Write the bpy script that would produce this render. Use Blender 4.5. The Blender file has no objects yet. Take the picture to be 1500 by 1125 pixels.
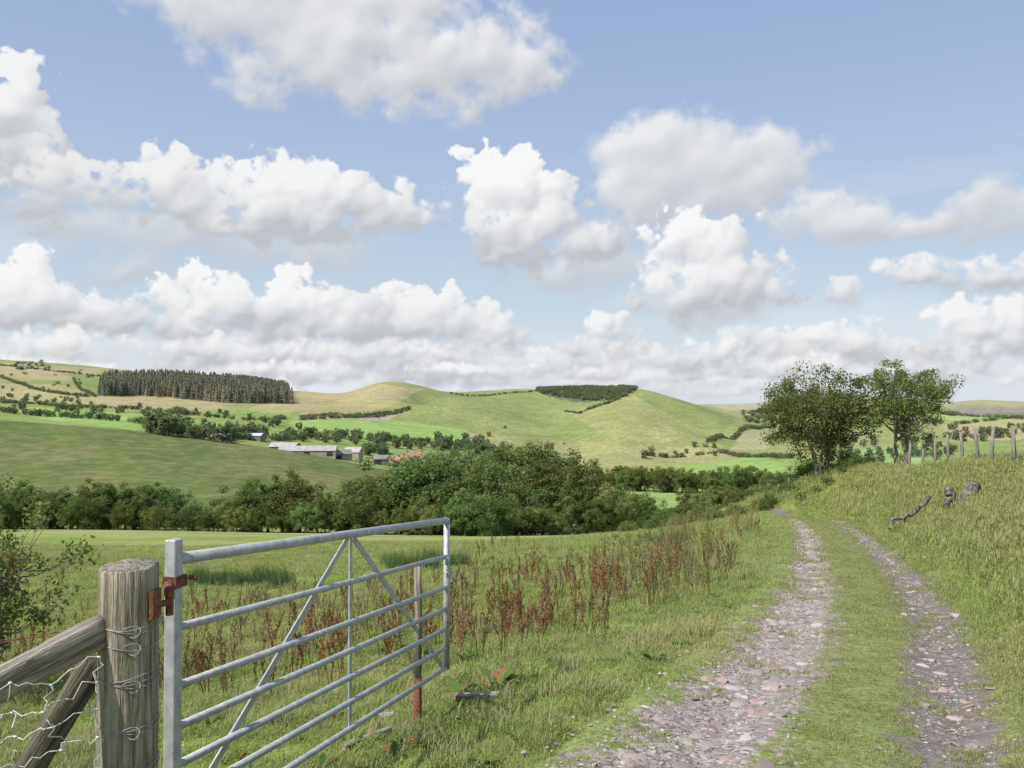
import bpy, math, random, time
import numpy as np
from mathutils import Vector, Matrix, Euler
T0=time.time()
rng=np.random.default_rng(11); random.seed(11)
F=1299.0          # focal length in image pixels: column 750+F*x/y, row 590-F*z/y   (eye at origin)
scene=bpy.context.scene
scene.view_settings.view_transform='Standard'; scene.view_settings.look='None'
scene.view_settings.exposure=0; scene.view_settings.gamma=1

# ------------------------------------------------------------------ noise
PERM=rng.random((512,512)).astype(np.float32)
def vnoise(x,y):
    xi=np.floor(x).astype(np.int64); yi=np.floor(y).astype(np.int64)
    fx=x-xi; fy=y-yi
    fx=fx*fx*(3-2*fx); fy=fy*fy*(3-2*fy)
    a=PERM[xi&511,yi&511]; b=PERM[(xi+1)&511,yi&511]
    c=PERM[xi&511,(yi+1)&511]; d=PERM[(xi+1)&511,(yi+1)&511]
    return (a*(1-fx)+b*fx)*(1-fy)+(c*(1-fx)+d*fx)*fy
def fbm(x,y,o=4):
    r=0;a=.5;t=0
    for i in range(o):
        r=r+a*vnoise(x*2**i+17.3*i,y*2**i+9.1*i); t+=a; a*=.5
    return r/t
def sst(a,b,x):
    t=np.clip((x-a)/(b-a),0,1); return t*t*(3-2*t)

# ------------------------------------------------------------------ terrain function
def smooth_tab(xs,ys,lo,hi,n=4000,sig=1.5):
    g=np.linspace(lo,hi,n); v=np.interp(g,xs,ys); st=(hi-lo)/n
    k=np.arange(-int(4*sig/st),int(4*sig/st)+1)*st; w=np.exp(-k*k/(2*sig*sig)); w/=w.sum()
    vp=np.pad(v,len(k)//2,mode='reflect',reflect_type='odd')
    return g,np.convolve(vp,w,mode='valid')[:n]
XG,XV=smooth_tab([-60,-30,-10,0,4.4,7.7,13,21.4,30,37,45,60,80,140],[-14,-9,-4.2,-.6,1.5,3.05,5.1,7.8,10.3,11.7,12.2,12.0,11,6],-60,140)
ZG,ZV=smooth_tab([-60,-30,0,4.4,7.7,13,21.4,30,37,45,60,100,140],[1.5,.2,-1.55,-1.8,-2.13,-2.6,-3.3,-4.0,-4.8,-6,-8.2,-14.5,-20],-60,140)
def xc(y): return np.interp(y,XG,XV)
def zt(y): return np.interp(y,ZG,ZV)

U=[-900,-300,0,100,200,300,400,500,560,650,700,780,850,930,1000,1080,1150,1300,1500,1900,2600]
ROWS=[
(120,[775,775,775,775,776,778,780,781,783,784,785,784,783,780,772,762,752,738,722,712,712]),
(160,[768,768,768,768,768,770,772,774,775,777,778,779,778,776,772,765,756,742,725,715,715]),
(200,[700,705,713,716,720,724,729,733,736,742,745,748,748,748,746,742,738,730,720,712,712]),
(300,[590,598,612,619,628,640,655,673,686,703,712,720,722,722,724,727,727,719,708,700,700]),
(400,[610,618,630,640,650,660,670,682,690,697,700,704,706,711,712,711,708,699,688,680,680]),
(550,[600,605,615,619,625,636,652,665,672,685,692,697,698,695,692,689,685,676,665,660,660]),
(750,[585,590,600,601,604,612,622,630,636,648,658,676,684,680,674,668,663,652,642,636,636]),
(1000,[570,572,582,583,587,594,602,605,609,624,636,642,636,630,636,650,650,638,628,620,620]),
(1200,[555,557,563,568,576,583,590,592,591,600,612,615,609,605,618,640,644,632,622,616,616]),
(1500,[535,538,545,551,560,570,582,578,557,574,586,590,588,573,584,612,632,624,614,606,606]),
(1800,[520,525,530,536,545,556,573,578,574,577,572,570,573,582,595,610,616,612,606,600,600]),
(2400,[515,520,527,533,545,560,575,582,583,584,584,584,586,592,596,600,602,600,600,592,592]),
(3600,[540,545,550,555,562,570,580,585,588,588,588,588,590,591,593,592,588,584,594,586,586]),
(5200,[575,575,578,580,582,586,590,590,592,592,592,594,596,598,598,598,598,598,603,600,600]),
(9000,[592]*21)]
LD=np.log([r[0] for r in ROWS]); TB=np.array([r[1] for r in ROWS],float)
gu=np.linspace(-900,2600,351); gl=np.linspace(math.log(100),math.log(9000),360)
tmp=np.array([np.interp(gu,U,r) for r in TB])
G=np.array([np.interp(gl,LD,tmp[:,j]) for j in range(len(gu))]).T
def blur(A,s,ax):
    k=np.arange(-int(3*s),int(3*s)+1); w=np.exp(-k*k/(2*s*s)); w/=w.sum()
    A=np.moveaxis(A,ax,0); P=np.pad(A,((len(k)//2,)*2,(0,0)),mode='edge')
    R=sum(w[i]*P[i:i+A.shape[0]] for i in range(len(k)))
    return np.moveaxis(R,0,ax)
G=blur(blur(G,2.6,0),2.0,1)
KNOLLS=[(585,1480,9,65,150),(690,1150,17,75,90),(905,960,18,95,100),(800,1280,-16,50,110),(935,1480,9,60,110),(632,1330,-15,42,110),(1015,1130,-13,45,110),(760,860,13,45,80),(505,1300,-10,40,120),(440,1000,10,60,110),(300,1300,6,90,120),(1060,1300,8,55,140),
 (745,1650,8,70,90),(850,1620,15,75,120),(985,820,-8,40,70),(830,820,-7,35,60),(1450,2500,22,160,250),(1380,1700,12,90,160),(1250,3300,20,200,300)]
def samp(u,l):
    a=np.clip((u+900)/10,0,349.999); b=np.clip((l-gl[0])/(gl[1]-gl[0]),0,358.999)
    i=a.astype(int); j=b.astype(int); fa=a-i; fb=b-j
    return (G[j,i]*(1-fa)+G[j,i+1]*fa)*(1-fb)+(G[j+1,i]*(1-fa)+G[j+1,i+1]*fa)*fb
def H(x,y,rough=True):
    x=np.asarray(x,float); y=np.asarray(y,float)
    c=xc(y); z0=zt(y); s=x-c
    sl=np.interp(y,[25,42],[.46,.62])
    lin=np.maximum(s-1.0,0)*sl; R=2.1; k=.5
    h=np.clip(.5+.5*(R-lin)/k,0,1); bank=lin*h+R*(1-h)-k*h*(1-h)
    bank=np.where(s>1.0,bank,0)-np.maximum(s-7,0)*.06
    q=np.maximum(-s-1.5,0); drop=1.7*(1-np.exp(-q/9))
    n=(fbm(x*.5+50,y*.5+50,3)-.5)*.26*sst(1.1,2.6,np.abs(s))+(fbm(x*2.1,y*2.1,2)-.5)*.09*sst(1.1,1.8,np.abs(s))
    n=n+(fbm(x*.09+5,y*.09,2)-.5)*.8*sst(6,22,np.abs(s))
    rut=-.05*np.exp(-((np.abs(s)-.68)/.28)**2)
    mound=.9*np.exp(-((x-15.3)**2+(y-44)**2)/12)
    near=z0+bank-drop+n+rut+mound
    yy=np.maximum(y,20); u=750+F*x/yy; l=np.log(yy)
    far=(590-samp(u,l))/F*yy
    far=far+(fbm(x*.012,y*.012,3)-.5)*4.5*sst(150,500,yy)+(fbm(x*.004+3,y*.004,3)-.5)*12*sst(500,1100,yy)
    for ku,kd,kh,kr,kl in KNOLLS:
        kx=(ku-750)/F*kd; far=far+kh*np.exp(-((x-kx)/kr)**2-((yy-kd)/kl)**2)
    w=sst(math.log(48),math.log(112),l)
    return near*(1-w)+far*w
DG=np.exp(np.linspace(math.log(3),math.log(8500),1500))
def ground_at(u,v):
    """cast a ray from the eye through image pixel u,v onto the ground"""
    a=(u-750)/F; z=H(a*DG,DG); hit=np.nonzero(z>=(590-v)/F*DG)[0]
    if len(hit)==0: return None
    d=DG[hit[0]]; return (a*d,d,float(z[hit[0]]))

# ------------------------------------------------------------------ mesh helpers
def mesh_np(name,V,Fq,mats=(),smooth=False,midx=None):
    V=np.asarray(V,np.float32); Fq=np.asarray(Fq,np.int32); n=Fq.shape[1]
    m=bpy.data.meshes.new(name)
    m.vertices.add(len(V)); m.vertices.foreach_set('co',V.ravel())
    m.loops.add(Fq.size); m.loops.foreach_set('vertex_index',Fq.ravel())
    m.polygons.add(len(Fq)); m.polygons.foreach_set('loop_start',np.arange(0,Fq.size,n,dtype=np.int32))
    if midx is not None: m.polygons.foreach_set('material_index',np.asarray(midx,np.int32))
    m.polygons.foreach_set('use_smooth',np.full(len(Fq),smooth,bool))
    for mt in mats: m.materials.append(mt)
    m.update(calc_edges=True); return m
def link(o,parent=None):
    scene.collection.objects.link(o)
    if parent: o.parent=parent
    return o
def obj(name,mesh,parent=None,loc=None):
    o=bpy.data.objects.new(name,mesh); link(o,parent)
    if loc is not None: o.location=loc
    return o
def empty(name,loc=(0,0,0),rot=0):
    o=bpy.data.objects.new(name,None); o.empty_display_size=.2; o.location=loc; o.rotation_euler=(0,0,rot); return link(o)
class MB:
    def __init__(s): s.v=[];s.f=[];s.m=[]
    def tube(s,pts,rad,n=8,mi=0,cap=True,jit=0):
        pts=[Vector(p) for p in pts]; b=len(s.v); N=len(pts)
        up=Vector((0,0,1))
        t0=(pts[1]-pts[0]).normalized()
        if abs(t0.dot(up))>.95: up=Vector((1,0,0))
        for i,p in enumerate(pts):
            t=(pts[min(i+1,N-1)]-pts[max(i-1,0)]).normalized()
            a=t.cross(up).normalized(); c=a.cross(t).normalized()
            for k in range(n):
                th=2*math.pi*k/n; r=rad[i]*(1+random.uniform(-jit,jit))
                s.v.append(tuple(p+a*math.cos(th)*r+c*math.sin(th)*r))
        for i in range(N-1):
            for k in range(n):
                k2=(k+1)%n; s.f.append((b+i*n+k,b+i*n+k2,b+(i+1)*n+k2,b+(i+1)*n+k)); s.m.append(mi)
        if cap:
            s.f.append(tuple(b+k for k in range(n))[::-1]); s.m.append(mi)
            s.f.append(tuple(b+(N-1)*n+k for k in range(n))); s.m.append(mi)
    def box(s,c,sz,mi=0,R=None):
        b=len(s.v); R=R or Matrix.Identity(3); c=Vector(c)
        for x in(-.5,.5):
            for y in(-.5,.5):
                for z in(-.5,.5): s.v.append(tuple(c+R@Vector((x*sz[0],y*sz[1],z*sz[2]))))
        for f in((0,1,3,2),(4,6,7,5),(0,4,5,1),(2,3,7,6),(0,2,6,4),(1,5,7,3)):
            s.f.append(tuple(b+i for i in f)); s.m.append(mi)
    def poly(s,pts,mi=0):
        b=len(s.v); s.v+= [tuple(p) for p in pts]; s.f.append(tuple(range(b,b+len(pts)))); s.m.append(mi)
    def mesh(s,name,mats,smooth=False):
        m=bpy.data.meshes.new(name); m.from_pydata(s.v,[],s.f)
        for mt in mats: m.materials.append(mt)
        m.polygons.foreach_set('material_index',s.m)
        m.polygons.foreach_set('use_smooth',[smooth]*len(s.f)); m.update(); return m
def bevel(o,w,seg=2):
    b=o.modifiers.new('bevel','BEVEL'); b.width=w; b.segments=seg; b.limit_method='ANGLE'; return o

# ------------------------------------------------------------------ material helpers
class NT:
    def __init__(s,nt): s.nt=nt; nt.nodes.clear()
    def n(s,t,ins=None,**kw):
        nd=s.nt.nodes.new(t)
        for k,v in kw.items(): setattr(nd,k,v)
        if ins:
            for k,v in ins.items():
                sk=nd.inputs[k]
                if isinstance(v,bpy.types.NodeSocket): s.nt.links.new(v,sk)
                else: sk.default_value=v
        return nd
    def math(s,op,a,b=None,c=None,clamp=False):
        d={0:a}
        if b is not None: d[1]=b
        if c is not None: d[2]=c
        return s.n('ShaderNodeMath',d,operation=op,use_clamp=clamp).outputs[0]
    def noise(s,vec,scale,detail=3,rough=.55,out=0):
        return s.n('ShaderNodeTexNoise',{'Vector':vec,'Scale':scale,'Detail':detail,'Roughness':rough}).outputs[out]
    def mix(s,f,a,b,mode='MIX'):
        nd=s.n('ShaderNodeMix',data_type='RGBA',blend_type=mode)
        for k,v in((0,f),(6,a),(7,b)):
            if isinstance(v,bpy.types.NodeSocket): s.nt.links.new(v,nd.inputs[k])
            else: nd.inputs[k].default_value=(v if k==0 else (tuple(v)+(1,))[:4])
        return nd.outputs[2]
    def ss(s,x,a,b):
        nd=s.n('ShaderNodeMapRange',{'Value':x,'From Min':a,'From Max':b,'To Min':0.,'To Max':1.},interpolation_type='SMOOTHSTEP')
        return nd.outputs[0]
    def attr(s,name,out='Fac',typ='GEOMETRY'): return s.n('ShaderNodeAttribute',attribute_name=name,attribute_type=typ).outputs[out]
def newmat(name):
    m=bpy.data.materials.new(name); m.use_nodes=True; return m,NT(m.node_tree)
def finish(t,bsdf): t.n('ShaderNodeOutputMaterial',{'Surface':bsdf})
def simple(name,c1,c2,scale=8,rough=.8,metal=0,bump=.3,stretch=(1,1,1),c3=None,bscale=None,detail=4,sharp=(.35,.65)):
    m,t=newmat(name)
    co=t.n('ShaderNodeTexCoord').outputs['Object']
    mp=t.n('ShaderNodeMapping',{'Vector':co,'Scale':stretch}).outputs[0]
    nz=t.noise(mp,scale,detail,.65)
    col=t.mix(t.ss(nz,*sharp),c1,c2)
    if c3: col=t.mix(t.ss(t.noise(co,scale*.35,4,.6),.52,.68),col,c3)
    b=t.n('ShaderNodeBump',{'Height':t.noise(mp,bscale or scale*3,3,.7),'Strength':bump,'Distance':.02}).outputs[0]
    p=t.n('ShaderNodeBsdfPrincipled',{'Base Color':col,'Roughness':rough,'Metallic':metal,'Normal':b})
    finish(t,p.outputs[0]); return m
def leafmat(name,dark,light,alt=None,trans=.3,objvar=.3):
    m,t=newmat(name)
    lv=t.attr('lv'); rnd=t.n('ShaderNodeObjectInfo').outputs['Random']
    col=t.mix(lv,dark,light)
    if alt: col=t.mix(t.ss(lv,.80,.90),col,alt)
    k=t.math('MULTIPLY_ADD',rnd,objvar*2,1-objvar)
    k2=t.math('MULTIPLY_ADD',t.math('FRACT',t.math('MULTIPLY',rnd,7.3)),.35,.82)
    cc=t.n('ShaderNodeCombineColor',{0:t.math('MULTIPLY',k,k2),1:k,2:k}).outputs[0]
    col=t.mix(1.0,col,cc,'MULTIPLY')
    d=t.n('ShaderNodeBsdfDiffuse',{'Color':col}); tr=t.n('ShaderNodeBsdfTranslucent',{'Color':col})
    finish(t,t.n('ShaderNodeMixShader',{0:trans,1:d.outputs[0],2:tr.outputs[0]}).outputs[0]); return m

def grass_np(x,y,base):
    """same sward colour for the ground sheet, the track edges and the blades"""
    base=np.asarray(base,float); C=np.broadcast_to(base,x.shape+(3,)).copy()
    def mx(k,c):
        nonlocal C; k=k[...,None]; C=C*(1-k)+np.array(c)*k
    mx(.50*sst(.48,.70,fbm(x*.55+3,y*.55,4)),(.38,.365,.17))
    mx(.30*sst(.50,.72,fbm(x*2.6,y*2.6+7,3)),(.15,.20,.055))
    mx(.35*sst(.42,.68,fbm(x*.10+31,y*.10,3)),(.30,.37,.10))
    return C
GREEN=(.265,.335,.098)
mat_ground,t=newmat('grassland')
pos=t.n('ShaderNodeNewGeometry').outputs['Position']
base=t.attr('col','Color'); farm=t.attr('far')
fine=t.noise(pos,24,3,.75); mid=t.noise(pos,3.,3,.7)
nearc=t.mix(1.0,base,t.mix(t.ss(fine,.3,.72),(.6,.6,.55),(1.22,1.22,1.15)),'MULTIPLY')
nearc=t.mix(1.0,nearc,t.mix(t.ss(mid,.35,.7),(.84,.87,.80),(1.14,1.12,1.08)),'MULTIPLY')
f1=t.noise(pos,.035,5,.72); f2=t.noise(pos,.22,4,.75)
farc=t.mix(1.0,base,t.mix(t.ss(f1,.3,.7),(.80,.88,.82),(1.15,1.10,1.10)),'MULTIPLY')
farc=t.mix(1.0,farc,t.mix(t.ss(f2,.35,.7),(.74,.76,.74),(1.16,1.16,1.13)),'MULTIPLY')
col=t.mix(farm,nearc,farc)
bmp=t.n('ShaderNodeBump',{'Height':t.noise(pos,1.6,4,.8),'Strength':.6,'Distance':.2}).outputs[0]
finish(t,t.n('ShaderNodeBsdfDiffuse',{'Color':col,'Normal':bmp}).outputs[0])

# track
mat_track,t=newmat('gravel_and_grass')
pos=t.n('ShaderNodeNewGeometry').outputs['Position']; s=t.attr('s'); gr=t.attr('col','Color')
nf=t.noise(pos,30,3,.75)
gr=t.mix(1.0,gr,t.mix(t.ss(nf,.3,.72),(.5,.5,.5),(1.15,1.12,1.1)),'MULTIPLY')
g=t.attr('rut')
ne=t.noise(pos,2.6,6,.78)
edge=t.ss(t.math('ADD',g,t.math('MULTIPLY_ADD',ne,2.6,-1.3)),.34,.58)
v1=t.n('ShaderNodeTexVoronoi',{'Vector':pos,'Scale':13.,'Randomness':1.},feature='F1')
v2=t.n('ShaderNodeTexVoronoi',{'Vector':pos,'Scale':46.,'Randomness':1.},feature='F1')
rc=t.n('ShaderNodeSeparateColor',{0:v1.outputs['Color']}); rc2=t.n('ShaderNodeSeparateColor',{0:v2.outputs['Color']})
stone=t.mix(rc.outputs[0],(.22,.175,.16),(.46,.41,.38)); stone=t.mix(t.ss(rc.outputs[1],.7,.85),stone,(.38,.27,.235))
st2=t.mix(rc2.outputs[0],(.14,.11,.10),(.50,.45,.415))
gv=t.mix(t.ss(t.noise(pos,4,3,.7),.42,.54),stone,st2)
gv=t.mix(t.math('MULTIPLY',t.ss(ne,.46,.68),.6),gv,(.24,.19,.155))
gv=t.mix(t.math('MULTIPLY',t.ss(s,0.,.4),.55),gv,(.12,.10,.095))
col=t.mix(edge,gr,gv)
hh=t.math('ADD',t.math('MULTIPLY',t.math('SUBTRACT',1.,v1.outputs['Distance']),.6),t.math('MULTIPLY',nf,.7))
bmp=t.n('ShaderNodeBump',{'Height':hh,'Strength':.8,'Distance':.03}).outputs[0]
finish(t,t.n('ShaderNodeBsdfPrincipled',{'Base Color':col,'Roughness':.85,'Specular IOR Level':.2,'Normal':bmp}).outputs[0])

def blade_mat(name,dry=0):
    m,t=newmat(name)
    c=t.attr('gcol','Color','INSTANCER'); rnd=t.n('ShaderNodeObjectInfo').outputs['Random']
    lv=t.attr('lv')
    c=t.mix(1.0,c,t.mix(rnd,(.85,.88,.83),(1.3,1.25,1.2)),'MULTIPLY')
    c=t.mix(t.ss(lv,.82,.87),c,(.46,.41,.23))
    if dry: c=t.mix(.6,c,(.46,.41,.23))
    d=t.n('ShaderNodeBsdfDiffuse',{'Color':c}); tr=t.n('ShaderNodeBsdfTranslucent',{'Color':c})
    finish(t,t.n('ShaderNodeMixShader',{0:.4,1:d.outputs[0],2:tr.outputs[0]}).outputs[0]); return m
mat_blade=blade_mat('grass_blades'); mat_blade_dry=blade_mat('grass_blades_dry',1)
mat_rush=leafmat('rush',(.08,.13,.045),(.16,.22,.08))
mat_leaf=leafmat('broadleaf',(.085,.122,.038),(.27,.325,.11),trans=.38,objvar=.34)
mat_leaf_hazed=leafmat('broadleaf_far',(.115,.145,.078),(.24,.28,.135),trans=.3,objvar=.25)  # broadleaf copy for distance, aerial haze mixed into the leaf colour
mat_leaf_haw=leafmat('hawthorn_leaf',(.12,.15,.05),(.27,.30,.105),alt=(.30,.16,.08),trans=.4)
mat_conif_hazed=leafmat('conifer_foliage_hazed',(.27,.275,.195),(.44,.42,.30),trans=.15,objvar=.2)  # lighter than real needles: distance haze is put into the colour
mat_dock=leafmat('dock_seedheads',(.16,.075,.04),(.34,.20,.11),trans=.25)
mat_weed=leafmat('dead_umbel',(.22,.19,.09),(.36,.33,.16),trans=.25)
mat_dockleaf=leafmat('dock_leaf',(.09,.16,.04),(.18,.25,.07),alt=(.28,.14,.06))
mat_bark=simple('bark',(.12,.10,.085),(.26,.23,.19),14,bump=.6,stretch=(1,1,.3))
mat_wood=simple('weathered_wood',(.14,.115,.08),(.42,.375,.29),18,bump=.9,stretch=(3,3,.16),c3=(.24,.25,.15),rough=.9,bscale=30)
mat_woodx=simple('weathered_rail',(.16,.13,.09),(.42,.38,.31),14,bump=.9,stretch=(.16,3,3),c3=(.24,.24,.17),rough=.9,bscale=26)
mat_wooddark=simple('old_dark_wood',(.05,.045,.03),(.17,.155,.11),14,bump=.8,stretch=(.16,3,3),c3=(.11,.13,.06),rough=.95)
mat_galv=simple('galvanised_steel',(.36,.37,.39),(.50,.515,.53),22,rough=.55,metal=.3,bump=.08,c3=(.42,.425,.42))
mat_rust=simple('rust',(.13,.045,.025),(.26,.10,.055),40,rough=.9,bump=.5)
mat_wire=simple('fence_wire',(.50,.49,.47),(.68,.66,.63),60,rough=.6,metal=0.,bump=.1)
mat_rwire=simple('rusty_wire',(.20,.07,.04),(.34,.15,.08),60,rough=.8,bump=.1)
m_,t=newmat('track_stone'); r=t.n('ShaderNodeObjectInfo').outputs['Random']
c=t.mix(r,(.20,.165,.15),(.50,.455,.42)); c=t.mix(t.ss(t.math('FRACT',t.math('MULTIPLY',r,13.7)),.7,.8),c,(.38,.275,.24))
finish(t,t.n('ShaderNodeBsdfDiffuse',{'Color':c}).outputs[0]); mat_tstone=m_

# ------------------------------------------------------------------ terrain sheet
def inpoly(u,v,P):
    r=np.zeros(u.shape,bool); n=len(P)
    for i in range(n):
        x1,y1=P[i]; x2,y2=P[(i+1)%n]
        if y1==y2: continue
        c=((y1>v)!=(y2>v))&(u<(x2-x1)*(v-y1)/(y2-y1)+x1); r^=c
    return r
tx=np.arange(-math.asinh(7000/12),math.asinh(7000/12),.0072); xs=12*np.sinh(tx)
ty=np.arange(-math.asinh(40/9),math.asinh(9000/9),.0125); ys=9*np.sinh(ty)
X,Y=np.meshgrid(xs,ys); Z=H(X,Y)
nx,ny=len(xs),len(ys)
idx=np.arange(nx*ny,dtype=np.int32).reshape(ny,nx)
Q=np.stack([idx[:-1,:-1],idx[:-1,1:],idx[1:,1:],idx[1:,:-1]],-1).reshape(-1,4)
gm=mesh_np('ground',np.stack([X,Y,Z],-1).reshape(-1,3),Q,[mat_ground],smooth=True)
S=X-xc(Y)
def near_col(x,y,s):
    C=grass_np(x,y,GREEN)
    k=(.55*sst(1.2,2.5,s))[...,None]; C=C*(1-k)+np.array((.32,.335,.125))*k      # drier bank
    k=(.75*sst(40,75,y)*sst(.42,.62,fbm(x*.05+9,y*.12,4)))[...,None]; C=C*(1-k)+np.array((.40,.385,.19))*k
    return C
C=near_col(X,Y,S)
def paint(mask,c,k=1.0):
    c=np.array(c)
    if np.isscalar(k): C[mask]=C[mask]*(1-k)+c*k
    else: C[mask]=C[mask]*(1-k[mask][:,None])+c*k[mask][:,None]
allm=np.ones_like(X,bool)
Uo=750+F*X/np.maximum(Y,1); Vo=590-F*Z/np.maximum(Y,1)
Uj=Uo+(fbm(X*.02,Y*.02,3)-.5)*14; Vj=Vo+(fbm(X*.02+40,Y*.02,3)-.5)*4
far=Y>150
n=fbm(X*.0035+1,Y*.0035,4)
paint(far,(.30,.315,.13)); paint(allm,(.38,.34,.17),.6*sst(.45,.64,n)*(Y>600))
paint(allm,(.235,.285,.10),.55*sst(.47,.62,fbm(X*.006+31,Y*.003,3))*(Y>600))
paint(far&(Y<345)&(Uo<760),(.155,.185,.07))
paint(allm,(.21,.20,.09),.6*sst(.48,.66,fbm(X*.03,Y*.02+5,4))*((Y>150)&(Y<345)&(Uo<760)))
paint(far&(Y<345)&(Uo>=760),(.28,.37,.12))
paint((Y>=345)&(Y<720),(.26,.32,.115))
BG=(.30,.41,.135); TW=(.41,.35,.19)
for P,c in [
 ([(40,596),(215,606),(205,630),(50,612)],BG),([(200,612),(330,618),(420,640),(290,642)],BG),
 ([(425,618),(560,612),(705,632),(690,652),(560,648),(430,634)],BG),
 ([(950,668),(1080,664),(1155,680),(1140,694),(950,690)],BG),
 ([(880,708),(1060,724),(1060,748),(880,742)],(.31,.40,.14)),
 ([(360,600),(440,574),(560,562),(625,570),(570,596),(460,618)],TW),
 ([(0,530),(150,540),(130,560),(0,552)],TW),([(0,560),(110,565),(150,592),(0,588)],(.40,.36,.19)),
 ([(140,576),(300,580),(350,607),(120,596)],(.42,.355,.20)),
 ([(210,560),(430,568),(430,585),(210,575)],(.22,.25,.12)),
 ([(100,548),(150,548),(145,575),(115,572)],(.24,.29,.11)),([(300,600),(440,604),(430,616),(300,612)],(.25,.33,.11)),
 ([(524,605),(574,601),(576,613),(530,619)],(.46,.36,.29)),([(688,632),(708,635),(692,647)],(.42,.33,.24)),
 ([(860,690),(905,680),(905,700),(860,704)],(.42,.38,.25)),
 ([(600,575),(700,585),(800,640),(700,635),(600,605)],(.275,.305,.12)),
 ([(640,572),(780,572),(850,600),(800,630),(700,588)],(.25,.29,.11)),
 ([(830,607),(930,577),(1000,590),(1060,655),(900,640)],(.33,.33,.14)),
 ([(930,577),(1010,588),(1080,612),(1060,640),(980,610)],(.26,.295,.11)),
 ([(760,645),(1060,655),(1090,672),(820,700)],(.35,.34,.155)),
 ([(785,571),(935,568),(912,586),(850,590),(800,580)],(.13,.155,.08)),
 ([(1090,632),(1150,622),(1120,660),(1070,658)],(.38,.36,.2)),
 ([(1380,622),(1520,610),(1560,640),(1390,648)],(.42,.36,.2)),
 ([(1395,592),(1600,598),(1600,612),(1400,606)],(.28,.24,.19)),
 ([(1440,604),(1560,606),(1560,616),(1440,614)],(.20,.22,.13)),
 ([(1380,606),(1480,612),(1470,620),(1380,616)],(.33,.40,.16)),
 ([(1040,590),(1200,586),(1200,600),(1060,602)],(.42,.37,.24)),
 ([(1240,660),(1350,650),(1350,690),(1240,690)],(.31,.41,.16)),
]:
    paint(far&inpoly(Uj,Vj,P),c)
paint(allm,(.42,.45,.40),.40*sst(900,4800,Y))  # aerial haze painted into the ground colour, stronger with distance
def vattr(m,name,arr,typ='FLOAT'):
    a=m.attributes.new(name,typ,'POINT')
    if typ=='FLOAT': a.data.foreach_set('value',np.asarray(arr,np.float32).ravel())
    elif typ=='FLOAT_COLOR': a.data.foreach_set('color',np.asarray(arr,np.float32).ravel())
    elif typ=='FLOAT_VECTOR': a.data.foreach_set('vector',np.asarray(arr,np.float32).ravel())
    elif typ=='INT': a.data.foreach_set('value',np.asarray(arr,np.int32).ravel())
def rgba(C): return np.concatenate([C,np.ones(C.shape[:-1]+(1,))],-1)
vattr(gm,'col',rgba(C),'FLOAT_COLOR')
vattr(gm,'far',sst(60,170,Y))
obj('ground',gm)
print('terrain',nx*ny,time.time()-T0)

# track strip
sv=np.arange(-1.75,1.551,.045); yv=np.concatenate([np.arange(-6,16,.05),np.arange(16,50,.12)])
SS,YY=np.meshgrid(sv,yv); XX=SS+xc(YY)
wl=np.interp(YY,[3,9,16],[.60,.44,.34]); cl=np.interp(YY,[3,9],[-.74,-.68])
rl=1-np.abs(SS-cl)/wl/1.25; rr=1-np.abs(SS-.70)/.34/1.25
rut=np.clip(np.maximum(rl,rr)*1.0+.14,0,1)
ZZ=H(XX,YY)+.03-.09*sst(1.2,1.5,np.abs(SS+.1))
ZZ+=rut*((fbm(XX*9,YY*9,3)-.5)*.03+np.maximum(vnoise(XX*13,YY*13)-.7,0)*.06)+(1-rut)*(fbm(XX*6,YY*6,2)-.4)*.05
i2=np.arange(SS.size,dtype=np.int32).reshape(SS.shape)
Q=np.stack([i2[:-1,:-1],i2[:-1,1:],i2[1:,1:],i2[1:,:-1]],-1).reshape(-1,4)
tm=mesh_np('gravel_track',np.stack([XX,YY,ZZ],-1).reshape(-1,3),Q,[mat_track],smooth=True)
kk=(.5*sst(1.3,.9,np.abs(SS)))[...,None]
vattr(tm,'s',SS); vattr(tm,'rut',rut); vattr(tm,'col',rgba(near_col(XX,YY,SS)*(1-kk)+np.array((.23,.25,.09))*kk),'FLOAT_COLOR')
obj('gravel_track',tm)

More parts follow.
